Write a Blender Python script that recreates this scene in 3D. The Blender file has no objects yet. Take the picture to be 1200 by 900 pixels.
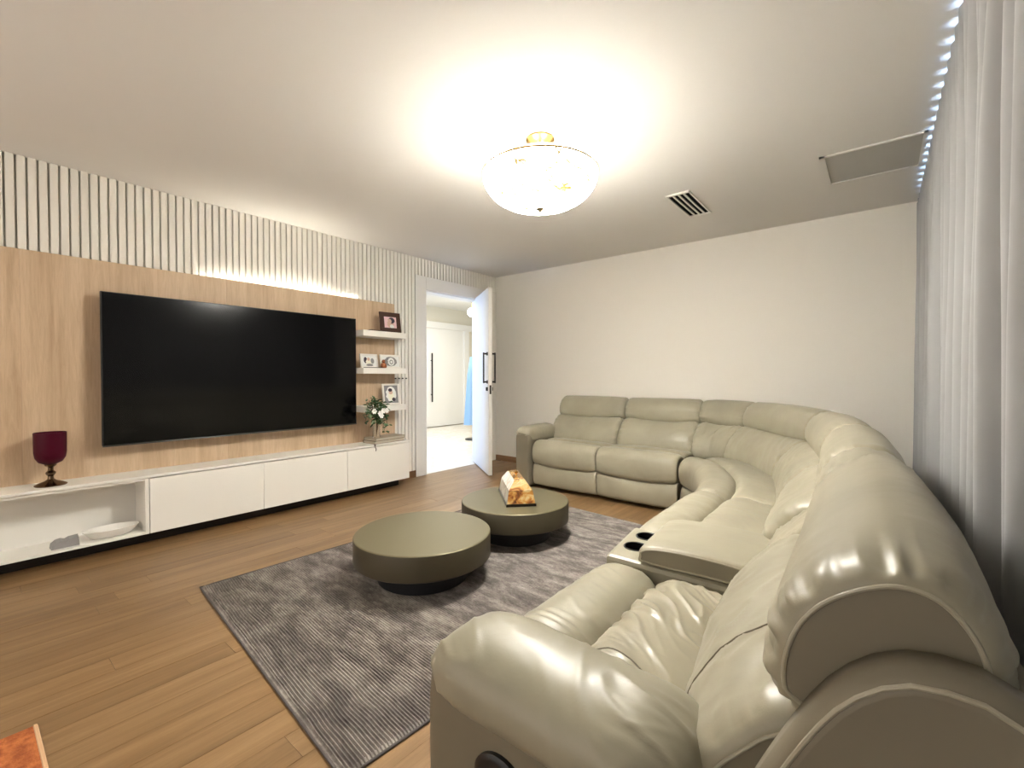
import bpy, bmesh, math, random
from mathutils import Vector, Matrix, noise
random.seed(7)
C = bpy.context.scene.collection
PI = math.pi

# ------------------------------------------------------------ camera
F_PX, YAW, PITCH, CAM_Z = 532.0, math.radians(39), math.atan(9/532.0), 1.24
fw = Vector((-math.sin(YAW)*math.cos(PITCH), math.cos(YAW)*math.cos(PITCH), -math.sin(PITCH)))
rt = Vector((math.cos(YAW), math.sin(YAW), 0)); upv = rt.cross(fw)
cam = bpy.data.cameras.new('camera'); cam.sensor_fit = 'HORIZONTAL'; cam.sensor_width = 36
cam.lens = 36*F_PX/1200; cam.clip_start = .02
co = bpy.data.objects.new('camera', cam); C.objects.link(co)
M = Matrix((rt, upv, -fw)).transposed().to_4x4(); M.translation = (0, 0, CAM_Z)
co.matrix_world = M
bpy.context.scene.camera = co
# ------------------------------------------------------------ world, exposure
sc = bpy.context.scene
sc.view_settings.view_transform = 'Standard'; sc.view_settings.look = 'None'
sc.view_settings.exposure = 1.4; sc.view_settings.gamma = 1; sc.view_settings.use_curve_mapping = False
w = bpy.data.worlds.new('world'); sc.world = w; w.use_nodes = True
w.node_tree.nodes['Background'].inputs[0].default_value = (.48, .68, 1, 1)
w.node_tree.nodes['Background'].inputs[1].default_value = 4.5

def light(name, kind, loc, power, color=(1, 1, 1), size=.3, size_y=None, rot=(0, 0, 0)):
    l = bpy.data.lights.new(name, kind); l.energy = power; l.color = color
    if kind == 'AREA':
        l.size = size
        if size_y: l.shape = 'RECTANGLE'; l.size_y = size_y
    else: l.shadow_soft_size = size
    o = bpy.data.objects.new(name, l); C.objects.link(o); o.location = loc; o.rotation_euler = rot
    return o
LAMP = (-1.64, 2.30); XL_W = -4.45
for k in range(3):
    a = k*2*PI/3
    light('lamp_bulb', 'POINT', (LAMP[0]+.1*math.cos(a), LAMP[1]+.1*math.sin(a), 2.47), 1.0, (1, .96, .90), .05)
light('hall_light', 'AREA', (-6.4, 5.6, 2.85), 46, (1, .93, .80), 2.2, 3.5)
light('hall_daylight', 'AREA', (-6.6, 2.4, 1.5), 36, (.22, .48, 1), 1.2, 2.0, (PI/2, 0, math.atan2(-2.4, 2.0)))
for yc, ln_led, pw_led in ((2.05, 1.5, .5), (1.95, 1.0, .6), (2.1, .55, .45)):
    light('led_glow', 'AREA', (XL_W+.0365, yc, 2.088), pw_led, (1, .95, .82), ln_led, .012, (PI, 0, PI/2))
# unseen soft fill panel added behind the camera to brighten the room
light('rear_fill', 'AREA', (-2.2, -1.5, 1.5), 14, (1, .94, .86), 3.6, 2.2, (PI/2, 0, 0))

# ------------------------------------------------------------ materials
def mat(name, col=(.8, .8, .8), rough=.5, metal=0, spec=.5, coat=0, emit=None, estr=0, trans=0, ior=1.45):
    m = bpy.data.materials.new(name); m.use_nodes = True
    b = m.node_tree.nodes['Principled BSDF']
    b.inputs['Base Color'].default_value = (*col, 1); b.inputs['Roughness'].default_value = rough
    b.inputs['Metallic'].default_value = metal; b.inputs['Specular IOR Level'].default_value = spec
    b.inputs['Coat Weight'].default_value = coat; b.inputs['Transmission Weight'].default_value = trans
    b.inputs['IOR'].default_value = ior
    if emit: b.inputs['Emission Color'].default_value = (*emit, 1); b.inputs['Emission Strength'].default_value = estr
    return m
def nd(m, t, **k):
    n = m.node_tree.nodes.new(t)
    for a, v in k.items():
        if a in n.inputs: n.inputs[a].default_value = v
        else: setattr(n, a, v)
    return n
def ln(m, a, b): m.node_tree.links.new(a, b)
def ramp(m, fac, stops):
    r = nd(m, 'ShaderNodeValToRGB'); cr = r.color_ramp
    while len(cr.elements) < len(stops): cr.elements.new(.5)
    for e, (p, c) in zip(cr.elements, stops): e.position = p; e.color = (*c, 1)
    ln(m, fac, r.inputs[0]); return r.outputs[0]
def pb(m): return m.node_tree.nodes['Principled BSDF']
def coords(m, scale=(1, 1, 1), rnd=False):
    tc = nd(m, 'ShaderNodeTexCoord'); mp = nd(m, 'ShaderNodeMapping'); mp.inputs['Scale'].default_value = scale
    ln(m, tc.outputs['Object'], mp.inputs[0])
    if rnd:
        oi = nd(m, 'ShaderNodeObjectInfo'); mu = nd(m, 'ShaderNodeMath', operation='MULTIPLY'); mu.inputs[1].default_value = 37
        ln(m, oi.outputs['Random'], mu.inputs[0])
        cx = nd(m, 'ShaderNodeCombineXYZ'); [ln(m, mu.outputs[0], cx.inputs[i]) for i in range(3)]
        ln(m, cx.outputs[0], mp.inputs['Location'])
    return mp.outputs[0]
def bump(m, h, strength=.2, dist=.01, prev=None):
    b = nd(m, 'ShaderNodeBump'); b.inputs['Strength'].default_value = strength; b.inputs['Distance'].default_value = dist
    ln(m, h, b.inputs['Height'])
    if prev: ln(m, prev, b.inputs['Normal'])
    ln(m, b.outputs[0], pb(m).inputs['Normal']); return b.outputs[0]
def noi(m, vec, scale, detail=4, dist=0, rough=.5):
    n = nd(m, 'ShaderNodeTexNoise'); n.inputs['Scale'].default_value = scale; n.inputs['Detail'].default_value = detail
    n.inputs['Distortion'].default_value = dist; n.inputs['Roughness'].default_value = rough
    ln(m, vec, n.inputs['Vector']); return n.outputs[0]

def plaster(name, col):
    m = mat(name, col, .85, spec=.25); v = coords(m); bump(m, noi(m, v, 220, 3), .06, .002); return m
m_wall = plaster('wall_paint', (.80, .765, .70)); m_ceil = plaster('ceiling_paint', (.79, .765, .73))
m_white = mat('white_lacquer', (.86, .84, .79), .38); m_slat = mat('slat_paint', (.84, .81, .74), .5)
m_slatback = mat('slat_backing', (.62, .60, .54), .8)
m_trim = mat('door_trim_paint', (.82, .80, .76), .45); m_black = mat('black_metal', (.012, .012, .012), .35)
m_dark = mat('shade_and_subfloor', (.02, .015, .012), .7)  # black that stands in for shade under the cabinets; also the slabs beneath the floors

def wood(name, stops, scale, rough=.45, rndtint=.25, bs=.08):
    m = mat(name, rough=rough); v = coords(m, scale, True)
    n1 = noi(m, v, 1.0, 6, .6, .6); col = ramp(m, n1, stops)
    n2 = noi(m, v, 6.0, 5, 1.2, .7)
    mx = nd(m, 'ShaderNodeMix', data_type='RGBA', blend_type='MULTIPLY'); mx.inputs[0].default_value = .35
    ln(m, col, mx.inputs[6]); ln(m, ramp(m, n2, [(.3, (.62, .55, .5)), (.6, (1, 1, 1))]), mx.inputs[7])
    oi = nd(m, 'ShaderNodeObjectInfo'); hs = nd(m, 'ShaderNodeHueSaturation')
    mr = nd(m, 'ShaderNodeMapRange'); mr.inputs[3].default_value = 1-rndtint; mr.inputs[4].default_value = 1+rndtint*.7
    ln(m, oi.outputs['Random'], mr.inputs[0]); ln(m, mr.outputs[0], hs.inputs['Value']); ln(m, mx.outputs[2], hs.inputs['Color'])
    ln(m, hs.outputs[0], pb(m).inputs['Base Color']); bump(m, n2, bs, .003); return m
m_floor = wood('oak_floor', [(.25, (.175, .098, .040)), (.5, (.25, .150, .068)), (.75, (.33, .21, .105))], (14, 1.1, 10), .36, .10)
m_panel = wood('pale_oak_panel', [(.25, (.46, .32, .20)), (.5, (.60, .44, .29)), (.75, (.70, .54, .38))], (9, 9, .7), .5, .02, .04)
m_skirt = wood('brown_skirting', [(.3, (.20, .10, .045)), (.7, (.32, .18, .09))], (1, 1, 10), .4, .03)

def leather(name, col, rough=.41, wr=.16):
    m = mat(name, col, rough, spec=.5, coat=.05); pb(m).inputs['Coat Roughness'].default_value = .25
    v = coords(m); b0 = ramp(m, noi(m, v, 3.5, 4), [(.3, tuple(c*.88 for c in col)), (.7, tuple(min(1, c*1.08) for c in col))])
    ln(m, b0, pb(m).inputs['Base Color'])
    vo = nd(m, 'ShaderNodeTexVoronoi'); vo.inputs['Scale'].default_value = 420; ln(m, v, vo.inputs['Vector'])
    a = bump(m, vo.outputs['Distance'], .08, .0006)
    w1 = noi(m, v, 16, 3, .5, .45); bump(m, w1, wr, .006, a); return m
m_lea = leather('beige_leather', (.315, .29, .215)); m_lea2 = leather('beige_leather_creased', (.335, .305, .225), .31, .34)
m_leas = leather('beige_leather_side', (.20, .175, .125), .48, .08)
m_pipe = mat('leather_piping', (.36, .33, .25), .4); m_seam = mat('dark_stitched_seam', (.12, .10, .07), .6)
m_plastic = mat('black_plastic', (.006, .006, .007), .4)

# ------------------------------------------------------------ object helpers
def link(name, me, m=None, parent=None, smooth=False):
    o = bpy.data.objects.new(name, me); C.objects.link(o)
    if m: me.materials.append(m)
    if parent: o.parent = parent
    if smooth:
        for p in me.polygons: p.use_smooth = True
        if name != 'curtain': me.set_sharp_from_angle(angle=math.radians(38))
    return o
def obj(name, bm, m=None, parent=None, smooth=False):
    me = bpy.data.meshes.new(name); bmesh.ops.recalc_face_normals(bm, faces=bm.faces); bm.to_mesh(me); bm.free()
    return link(name, me, m, parent, smooth)
def thing(name, label, cat, loc=(0, 0, 0), rz=0, group=None):
    o = bpy.data.objects.new(name, None); C.objects.link(o); o.location = loc; o.rotation_euler = (0, 0, rz)
    o.empty_display_size = .05; return tag(o, label, cat, group)
def tag(o, label, cat, group=None):
    o['label'] = label; o['category'] = cat
    if group: o['group'] = group
    return o
def struct(o): o['kind'] = 'structure'; return o
def bx(bm, x0, x1, y0, y1, z0, z1, bev=0):
    r = bmesh.ops.create_cube(bm, size=1); vs = r['verts']
    for v in vs: v.co = ((x0+x1)/2+v.co.x*(x1-x0), (y0+y1)/2+v.co.y*(y1-y0), (z0+z1)/2+v.co.z*(z1-z0))
    if bev:
        es = list({e for v in vs for e in v.link_edges}); bmesh.ops.bevel(bm, geom=es, offset=bev, segments=2, affect='EDGES', profile=.5)
def box(name, x0, x1, y0, y1, z0, z1, m, parent=None, bev=0):
    bm = bmesh.new(); bx(bm, x0, x1, y0, y1, z0, z1, bev); return obj(name, bm, m, parent)
def lathe(bm, prof, n=48, c=(0, 0, 0)):
    rings = []
    for r, z in prof:
        if r < 1e-5: rings.append([bm.verts.new((c[0], c[1], c[2]+z))])
        else: rings.append([bm.verts.new((c[0]+r*math.cos(2*PI*i/n), c[1]+r*math.sin(2*PI*i/n), c[2]+z)) for i in range(n)])
    for a, b in zip(rings, rings[1:]):
        for i in range(n):
            j = (i+1) % n
            if len(a) == 1 and len(b) == 1: continue
            if len(a) == 1: bm.faces.new((a[0], b[j], b[i]))
            elif len(b) == 1: bm.faces.new((a[i], a[j], b[0]))
            else: bm.faces.new((a[i], a[j], b[j], b[i]))
def tube(bm, pts, r, n=8, closed=False, r1=None):
    pts = [Vector(p) for p in pts]; N = len(pts); rings = []; u = None
    for i, p in enumerate(pts):
        a = pts[(i-1) % N] if closed or i > 0 else p; b = pts[(i+1) % N] if closed or i < N-1 else p
        t = (b-a).normalized()
        if u is None:
            h = Vector((0, 0, 1)) if abs(t.z) < .9 else Vector((1, 0, 0)); u = t.cross(h).normalized()
        else: u = (u-t*u.dot(t)).normalized()
        v = t.cross(u); rr = r if r1 is None else r+(r1-r)*i/(N-1)
        rings.append([bm.verts.new(p+rr*(u*math.cos(2*PI*k/n)+v*math.sin(2*PI*k/n))) for k in range(n)])
    for i in range(N if closed else N-1):
        A, B = rings[i], rings[(i+1) % N]; o = 0
        if closed and i == N-1: o = min(range(n), key=lambda q: (A[0].co-B[q].co).length)
        for k in range(n): bm.faces.new((A[k], A[(k+1) % n], B[(k+1+o) % n], B[(k+o) % n]))
    if not closed: bm.faces.new(rings[0][::-1]); bm.faces.new(rings[-1])
def catmull(P, n, closed=False):
    P = [Vector(p) for p in P]; N = len(P); out = []
    segs = N if closed else N-1
    g = (lambda i: P[i % N]) if closed else (lambda i: P[max(0, min(N-1, i))])
    for s in range(segs):
        for k in range(24):
            t = k/24; a, b, c, d = g(s-1), g(s), g(s+1), g(s+2)
            out.append(.5*((2*b)+(c-a)*t+(2*a-5*b+4*c-d)*t*t+(3*b-a-3*c+d)*t**3))
    if not closed: out.append(P[-1].copy())
    # resample by arc length
    Q = out+([out[0]] if closed else []); L = [0]
    for a, b in zip(Q, Q[1:]): L.append(L[-1]+(b-a).length)
    res = []; j = 0; cnt = n if closed else n-1
    for i in range(n):
        s = L[-1]*i/cnt
        while j < len(L)-2 and L[j+1] < s: j += 1
        f = (s-L[j])/max(1e-9, L[j+1]-L[j]); res.append(Q[j].lerp(Q[j+1], min(1, f)))
    return res, L[-1]

# leather cushion: a closed (offset, z) profile swept along a plan path, ends pulled in, puffed and creased
def cushion(name, path, prof, parent, m=None, nu=60, npf=72, R=.06, amt=.04, puff=.012, cr=.004, gather=0., seed=0, pipe=False, cap=True, off=0, fold=.0012, fang=.5, sag=None):
    ca, sa = math.cos(fang), math.sin(fang)
    m = m or m_lea
    PQ, W = catmull([(x, y, 0) for x, y in path], 4001); TT = [.12*i/(nu-1)+.88*(.5-.5*math.cos(PI*i/(nu-1))) for i in range(nu)]; P = [PQ[round(t*4000)] for t in TT]; PR, _ = catmull([(o, z, 0) for o, z in prof], npf, True)
    cen = sum(PR, Vector())/len(PR); nrm = []
    for i in range(npf):
        t = (PR[(i+1) % npf]-PR[i-1]).normalized(); n = Vector((t.y, -t.x, 0)); nrm.append(n)
    area = sum(PR[i].x*PR[(i+1) % npf].y-PR[(i+1) % npf].x*PR[i].y for i in range(npf))
    if area < 0: nrm = [-n for n in nrm]
    # denser stations near the ends
    vs = []; rings = []; bmv = []
    for i in range(nu):
        p = P[i]; qi = round(TT[i]*4000); a = PQ[max(0, qi-25)]; b = PQ[min(4000, qi+25)]; t = (b-a).normalized(); ln_ = Vector((-t.y, t.x, 0))
        s = TT[i]*W; e = min(s, W-s)
        ins = amt*(1-math.sqrt(max(0, 1-(1-e/R)**2))) if e < R else 0
        pf = puff*min(1, math.sin(PI*TT[i])*1.6)
        ring = []
        for k in range(npf):
            q = PR[k]; n = nrm[k]
            if sag: q = q-Vector((0, sag[0]*math.sin(PI*TT[i])*max(0, min(1, (q.y-sag[1])/(sag[2]-sag[1]))), 0))
            base = p+ln_*(q.x+off)+Vector((0, 0, q.y))
            nz = noise.noise(Vector((base.x*4+seed, base.y*4, base.z*4)))*cr
            if fold:
                X = ca*base.x+sa*base.y; Y = -sa*base.x+ca*base.y; wp = .06*noise.noise(Vector((base.x*5, base.y*5, seed)))
                n1 = noise.noise(Vector(((X+wp)*3.2, (Y+wp)*15, base.z*6+seed))); n2 = noise.noise(Vector(((X-wp)*6, (Y+wp*1.5)*30, base.z*12-seed)))
                msk = .35+.65*max(0, min(1, .5+1.6*noise.noise(Vector((base.x*3.1+seed*2, base.y*3.1, 9)))))
                nz += fold*msk*(max(0, 1-abs(n1)*3.4)**2-.3+.4*max(0, 1-abs(n2)*3.4)**2)
            if gather:
                g = math.exp(-e/.07)*min(1, e/.02); arc = k/npf*14
                nz += gather*g*(noise.noise(Vector((arc*2.3+seed*3, s*3, seed)))+.6*noise.noise(Vector((arc*6+seed, s*5, 3))))
            d = pf-ins+nz
            ring.append(base+ln_*(n.x*d)+Vector((0, 0, n.y*d)))
        rings.append(ring)
    bm = bmesh.new(); bv = [[bm.verts.new(c) for c in r] for r in rings]
    for A, B in zip(bv, bv[1:]):
        for k in range(npf):
            f = bm.faces.new((A[k], A[(k+1) % npf], B[(k+1) % npf], B[k])); f.smooth = True
    for r in (bv[0], bv[-1]):
        cc = sum((v.co for v in r), Vector())/npf; c = bm.verts.new(cc)
        for k in range(npf): f = bm.faces.new((r[k], r[(k+1) % npf], c)); f.material_index = 1
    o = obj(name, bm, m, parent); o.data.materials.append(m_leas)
    if pipe:
        for idx in ((0,) if pipe == 'a' else (nu-1,) if pipe == 'b' else (0, nu-1)):
            b2 = bmesh.new(); tube(b2, rings[idx][::max(1, npf//60)], .0030, 8, True); obj('piping', b2, m_pipe, parent if parent.parent is not None and False else o, True)
    return o

# ------------------------------------------------------------ room
XL, XR, YF, YB, ZC = -4.45, .42, 5.09, -1.6, 2.70
floor = struct(box('floor', XL-.02, XR+.1, YB, YF+.1, -.10, -.014, m_dark))
pw, pl = .1305, 1.32
pm = {}
bmp = bmesh.new(); bx(bmp, -pw/2+.0007, pw/2-.0007, -.5, .5, -.014, 0)
pme = bpy.data.meshes.new('plank'); bmp.to_mesh(pme); bmp.free(); pme.materials.append(m_floor)
r = 0; x = XL
while x < XR:
    y = YB-random.random()*pl
    while y < YF:
        L = pl*random.uniform(.8, 1.15); y0 = max(y, YB); y1 = min(y+L, YF)
        if y1-y0 > .05:
            o = bpy.data.objects.new('plank', pme); C.objects.link(o); o.parent = floor
            o.location = (x+pw/2, (y0+y1)/2, random.uniform(-.0006, 0)); o.scale = (1, (y1-y0)-.0014, 1)
        y += L
    x += pw
struct(box('ceiling', XL-.15, XR+.5, YB-.1, YF+.15, ZC, ZC+.12, m_ceil))
struct(box('wall_far', XL-.15, XR+.5, YF, YF+.15, 0, ZC, m_wall))
struct(box('wall_back', XL-.15, XR+.5, YB-.15, YB, 0, ZC, m_wall))
DY0, DY1, DZ = 3.755, 4.80, 2.325
bm = bmesh.new(); bx(bm, XL-.15, XL, YB, DY0, 0, ZC); bx(bm, XL-.15, XL, DY1, YF, 0, ZC); bx(bm, XL-.15, XL, DY0, DY1, DZ, ZC)
wl = struct(obj('wall_left', bm, m_slatback))
# slats (each a part of the left wall)
sp = .0515; sw = .041
def slat_mesh(h):
    b = bmesh.new(); bx(b, 0, .028, -sw/2, sw/2, 0, h, .004); me = bpy.data.meshes.new('slat'); b.to_mesh(me); b.free(); me.materials.append(m_slat); return me
s_short, s_long, s_door = slat_mesh(ZC-2.05), slat_mesh(ZC-.085), slat_mesh(ZC-2.485)
y = -.62
while y < YF-.03:
    if y+sw/2 < 3.26: me, z = s_short, 2.05
    elif y < 3.575: me, z = s_long, .085
    else: me, z = s_door, 2.485
    o = bpy.data.objects.new('slat', me); C.objects.link(o); o.parent = wl; o.location = (XL, y, z); y += sp
# plain wall finish right of the door
struct(box('trim_1', XL, XL+.03, 3.585, DY0, 0, 2.485, m_trim, bev=.002))
struct(box('trim_2', XL, XL+.03, DY0, DY1, DZ, 2.485, m_trim, bev=.002))
struct(box('trim_3', XL, XL+.03, DY1, 4.93, 0, 2.485, m_trim, bev=.002))
struct(box('trim_4', XL, XL+.028, 4.93, YF, 0, 2.485, m_wall))
bm = bmesh.new(); bx(bm, XL-.15, XL, DY0, DY0+.012, 0, DZ); bx(bm, XL-.15, XL, DY1-.012, DY1, 0, DZ); bx(bm, XL-.15, XL, DY0, DY1, DZ-.012, DZ)
struct(obj('trim_5', bm, m_trim))
struct(box('baseboard_far', XL+.03, XR, YF-.016, YF, 0, .08, m_skirt, bev=.002))
struct(box('baseboard_left', XL, XL+.032, 3.262, 3.583, 0, .085, m_skirt, bev=.002))
# right wall with a wide window behind the curtain
bm = bmesh.new(); WX = XR+.12
bx(bm, XR, WX, YB, -.6, 0, ZC); bx(bm, XR, WX, 4.75, YF, 0, ZC); bx(bm, XR, WX, -.6, 4.75, 0, .25); bx(bm, XR, WX, -.6, 4.75, 2.66, ZC)
struct(obj('wall_right', bm, m_wall))
wf = bmesh.new()
for yy in (-.6, .72, 2.04, 3.36, 4.70): bx(wf, XR+.04, XR+.08, yy, yy+.05, .25, 2.66)
bx(wf, XR+.04, XR+.08, -.6, 4.75, .25, .30); bx(wf, XR+.04, XR+.08, -.6, 4.75, 2.63, 2.66)
win = struct(obj('window_1', wf, m_trim))
m_glass = mat('window_glass', (.9, .95, 1), .02, trans=1)
# ceiling-height wave curtain
m_cur = mat('curtain_fabric', (.345, .345, .345), .9, spec=.1)
v = coords(m_cur, (1, 1, 1)); bump(m_cur, noi(m_cur, v, 900, 2), .15, .001)
NY, NZ = 900, 10; y0c, y1c = -1.35, 5.07
vs, fs = [], []
for i in range(NY+1):
    y = y0c+(y1c-y0c)*i/NY; ph = 2*PI*y/.128
    lf = noise.noise(Vector((y*2.1, 3.3, 0)))
    for j in range(NZ+1):
        t = j/NZ; amp = .043+.020*min(1, t*3)*noise.noise(Vector((y*2.6, 7.7, t*.35)))
        ph2 = ph+.8*t*noise.noise(Vector((y*1.6, 1.1, 0)))
        hs = abs(math.sin(ph2/2))**.8; A = 2*amp
        x = .312-A*hs*(1-.10*t)+.019*min(1, t*2)*math.sin(PI*y/.128+.8+noise.noise(Vector((y*1.1, 5, 0))))+.016*t*lf+.010*t*noise.noise(Vector((y*7, 2.2, 0)))
        zt = 2.699-.024*hs**3
        vs.append((x, y, zt*(1-t)+.02*t))
for i in range(NY):
    for j in range(NZ): a = i*(NZ+1)+j; fs.append((a, a+1, a+NZ+2, a+NZ+1))
me = bpy.data.meshes.new('curtain'); me.from_pydata(vs, [], fs)
cur = link('curtain', me, m_cur, None, True)
sm = cur.modifiers.new('s', 'SOLIDIFY'); sm.thickness = .002
tag(cur, 'floor-to-ceiling light grey pleated curtain hanging along the right wall', 'curtain')

# ------------------------------------------------------------ ceiling vents
v1 = thing('ceiling_vent', 'small white ceiling vent with four black slots', 'vent', (-1.27, 3.96, ZC))
bm = bmesh.new(); hx, hy = .095, .305
for a in ((-hx, hx, -hy, -hy+.025), (-hx, hx, hy-.025, hy), (-hx, -hx+.012, -hy, hy), (hx-.012, hx, -hy, hy)): bx(bm, a[0], a[1], a[2], a[3], -.012, 0)
obj('frame', bm, m_white, v1); box('backing', -hx+.01, hx-.01, -hy+.02, hy-.02, -.003, 0, mat('vent_void', (.001, .001, .001), .9, spec=.1), v1)
for k in range(3): xx = -.083+.166*(k+1)/4; box('slat', xx-.0065, xx+.0065, -hy+.024, hy-.024, -.011, -.003, m_white, v1)
v2 = thing('return_air_grille', 'large grey flush return-air panel in the ceiling by the curtain', 'vent', (-.06, 3.94, ZC))
m_gr = mat('grille_grey', (.50, .49, .46), .7)
hx, hy = .27, .28; bm = bmesh.new()
for a in ((-hx, hx, -hy, -hy+.018), (-hx, hx, hy-.018, hy), (-hx, -hx+.03, -hy, hy), (hx-.02, hx, -hy, hy)): bx(bm, a[0], a[1], a[2], a[3], -.010, 0)
obj('frame', bm, m_ceil, v2); box('backing', -hx+.02, hx-.02, -hy+.01, hy-.01, -.002, 0, m_gr, v2)
box('panel', -hx+.034, hx-.024, -hy+.024, hy-.022, -.004, -.002, m_gr, v2)

# ------------------------------------------------------------ ceiling lamp
lamp = thing('ceiling_lamp', 'glowing alabaster bowl ceiling lamp with brass canopy', 'lamp', (LAMP[0], LAMP[1], ZC))
m_brass = mat('brass', (.55, .36, .12), .25, 1)
bm = bmesh.new(); lathe(bm, [(0, 0), (.085, 0), (.088, -.01), (.06, -.028), (.02, -.04), (0, -.04)], 48); obj('canopy', bm, m_brass, lamp, True)
bm = bmesh.new(); lathe(bm, [(0, -.03), (.012, -.03), (.012, -.42), (0, -.42)], 16); obj('stem', bm, m_brass, lamp, True)
m_ala = mat('alabaster', (.85, .78, .6), .35)
v = coords(m_ala, (3, 3, 5)); n1 = noi(m_ala, v, 1.6, 6, 2.2, .6)
cl = ramp(m_ala, n1, [(.0, (1, .96, .87)), (.51, (1, .96, .87)), (.545, (.0045, .003, .0006)), (.60, (.013, .0095, .003)), (.66, (1, .96, .87))])
ln(m_ala, cl, pb(m_ala).inputs['Emission Color']); tcb = nd(m_ala, 'ShaderNodeTexCoord'); sx_ = nd(m_ala, 'ShaderNodeSeparateXYZ'); ln(m_ala, tcb.outputs['Object'], sx_.inputs[0])
gr_ = nd(m_ala, 'ShaderNodeMapRange'); ln(m_ala, sx_.outputs[2], gr_.inputs[0])   # the rim is farther from the bulbs than the belly
for i_, v_ in ((1, -.20), (2, -.36), (3, 11), (4, 56)): gr_.inputs[i_].default_value = v_
ln(m_ala, gr_.outputs[0], pb(m_ala).inputs['Emission Strength'])
ln(m_ala, cl, pb(m_ala).inputs['Base Color'])
bm = bmesh.new(); pr = []
for k in range(17):
    a = k/16*PI/2*.98; pr.append((.352*math.sin(a)**.85 if k else 0, -.425+.20*(1-math.cos(a))))
pr += [(.347, -.20), (.325, -.185), (.320, -.20), (.335, -.22)]
pr += [(max(0, .340*math.sin(k/16*PI/2)**.85), -.415+.195*(1-math.cos(k/16*PI/2))) for k in range(15, -1, -1)]
lathe(bm, pr, 72); bw = obj('bowl', bm, m_ala, lamp, True); bw.data.materials.append(m_white)
for p in bw.data.polygons:
    c = p.center; n = p.normal
    if (n.x*c.x+n.y*c.y < -1e-4) or (math.hypot(c.x, c.y) < .05 and n.z > .5) or n.z > .3: p.material_index = 1
bm = bmesh.new(); lathe(bm, [(.353, -.222), (.357, -.216), (.353, -.210), (.349, -.216), (.353, -.222)], 72); obj('rim_band', bm, m_brass, lamp, True)
bm = bmesh.new(); lathe(bm, [(0, -.455), (.006, -.45), (.012, -.44), (.028, -.428), (.022, -.42), (0, -.418)], 24); obj('finial', bm, mat('bronze', (.25, .2, .12), .35, 1), lamp, True)
for k in range(3):
    a = k*2*PI/3; bm = bmesh.new(); lathe(bm, [(0, -.295), (.016, -.29), (.02, -.31), (.012, -.33), (.012, -.40), (0, -.40)], 16, (.1*math.cos(a+1), .1*math.sin(a+1), 0)); obj('bulb_holder', bm, m_white, lamp, True)

# ------------------------------------------------------------ door and hall
lx, ly = .80, -.60
door = bpy.data.objects.new('door_1', None)
bm = bmesh.new(); LW, LT, LH = 1.045, .045, 2.335
bx(bm, 0, LW, -LT, 0, .012, LH, .002)
door = obj('door_1', bm, m_trim); struct(door)
door.location = (-4.575, DY1-.0, 0); door.rotation_euler = (0, 0, math.atan2(-.60, .86))
m_bronze = mat('dark_bronze', (.02, .016, .012), .35, .6)
for s in (1, -1):
    yy = 0 if s == 1 else -LT; h = bmesh.new(); X = LW-.06
    for zz in (1.17, 1.52): bx(h, X-.02, X+.02, min(yy, yy+s*.012), max(yy, yy+s*.012), zz-.02, zz+.02); bx(h, X-.008, X+.008, min(yy, yy+s*.055), max(yy, yy+s*.055), zz-.010, zz+.010)
    bx(h, X-.01, X+.01, min(yy+s*.042, yy+s*.058), max(yy+s*.042, yy+s*.058), 1.155, 1.535); obj('door_handle', h, m_bronze, door)
    h = bmesh.new(); bx(h, X-.022, X+.022, min(yy, yy+s*.02), max(yy, yy+s*.02), 1.06, 1.105, .004); obj('lock_cylinder', h, m_bronze, door)
box('lock_plate', LW-.001, LW+.002, -LT+.012, -.012, 1.02, 1.13, m_bronze, door)
m_hwall = plaster('hall_paint', (.84, .80, .68)); m_hwhite = mat('hall_white', (.88, .87, .83), .4)
m_marble = mat('marble_floor', (.85, .82, .75), .08, spec=.6)
v = coords(m_marble, rnd=True); ln(m_marble, ramp(m_marble, noi(m_marble, v, 2.2, 6, 2.5, .6), [(.35, (.86, .82, .74)), (.5, (.78, .73, .64)), (.6, (.88, .85, .78))]), pb(m_marble).inputs['Base Color'])
HX0, HX1, HY0, HY1, HZ = -8.5, XL-.15, .6, 10.0, 2.95
hf = struct(box('floor_hall', HX0-.1, HX1+.149, HY0-.1, HY1+.1, -.12, -.012, m_dark))
tb = bmesh.new(); bx(tb, -.398, .398, -.398, .398, -.012, 0); tme = bpy.data.meshes.new('tile'); tb.to_mesh(tme); tb.free(); tme.materials.append(m_marble)
for i in range(5):
    for j in range(12):
        o = bpy.data.objects.new('tile', tme); C.objects.link(o); o.parent = hf; o.location = (HX1-.4-.8*i+.0, HY0+.4+.8*j, 0)
struct(box('floor_threshold', HX1, XL+.004, DY0+.012, DY1-.012, -.012, .001, m_marble))
struct(box('ceiling_hall', HX0-.1, HX1, HY0-.1, HY1+.1, HZ, HZ+.1, m_hwhite))
hw = struct(box('wall_hall_far', HX0-.1, HX0, HY0-.1, HY1+.1, 0, HZ, m_hwall))
struct(box('wall_hall_side', HX0, HX1, HY0-.1, HY0, 0, HZ, m_hwall)); struct(box('wall_hall_end', HX0, HX1, HY1, HY1+.1, 0, HZ, m_hwall))
bm = bmesh.new(); bx(bm, XL-.15, XL-.149, YB, DY0, 0, HZ); struct(obj('wall_hall_near', bm, m_hwall))
struct(box('wall_hall_return', HX1, XL-.0, YF+.15, HY1, 0, HZ, m_hwall))
struct(box('trim_6', HX0, HX0+.09, HY0, HY1, 2.41, 2.57, m_hwhite))
struct(box('trim_7', HX0, HX0+.12, 8.40, 8.56, 0, 2.41, m_hwhite))
sd = box('door_2', HX0+.02, HX0+.065, 6.0, 8.40, .015, 2.41, m_hwhite, bev=.003); struct(sd)
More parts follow.
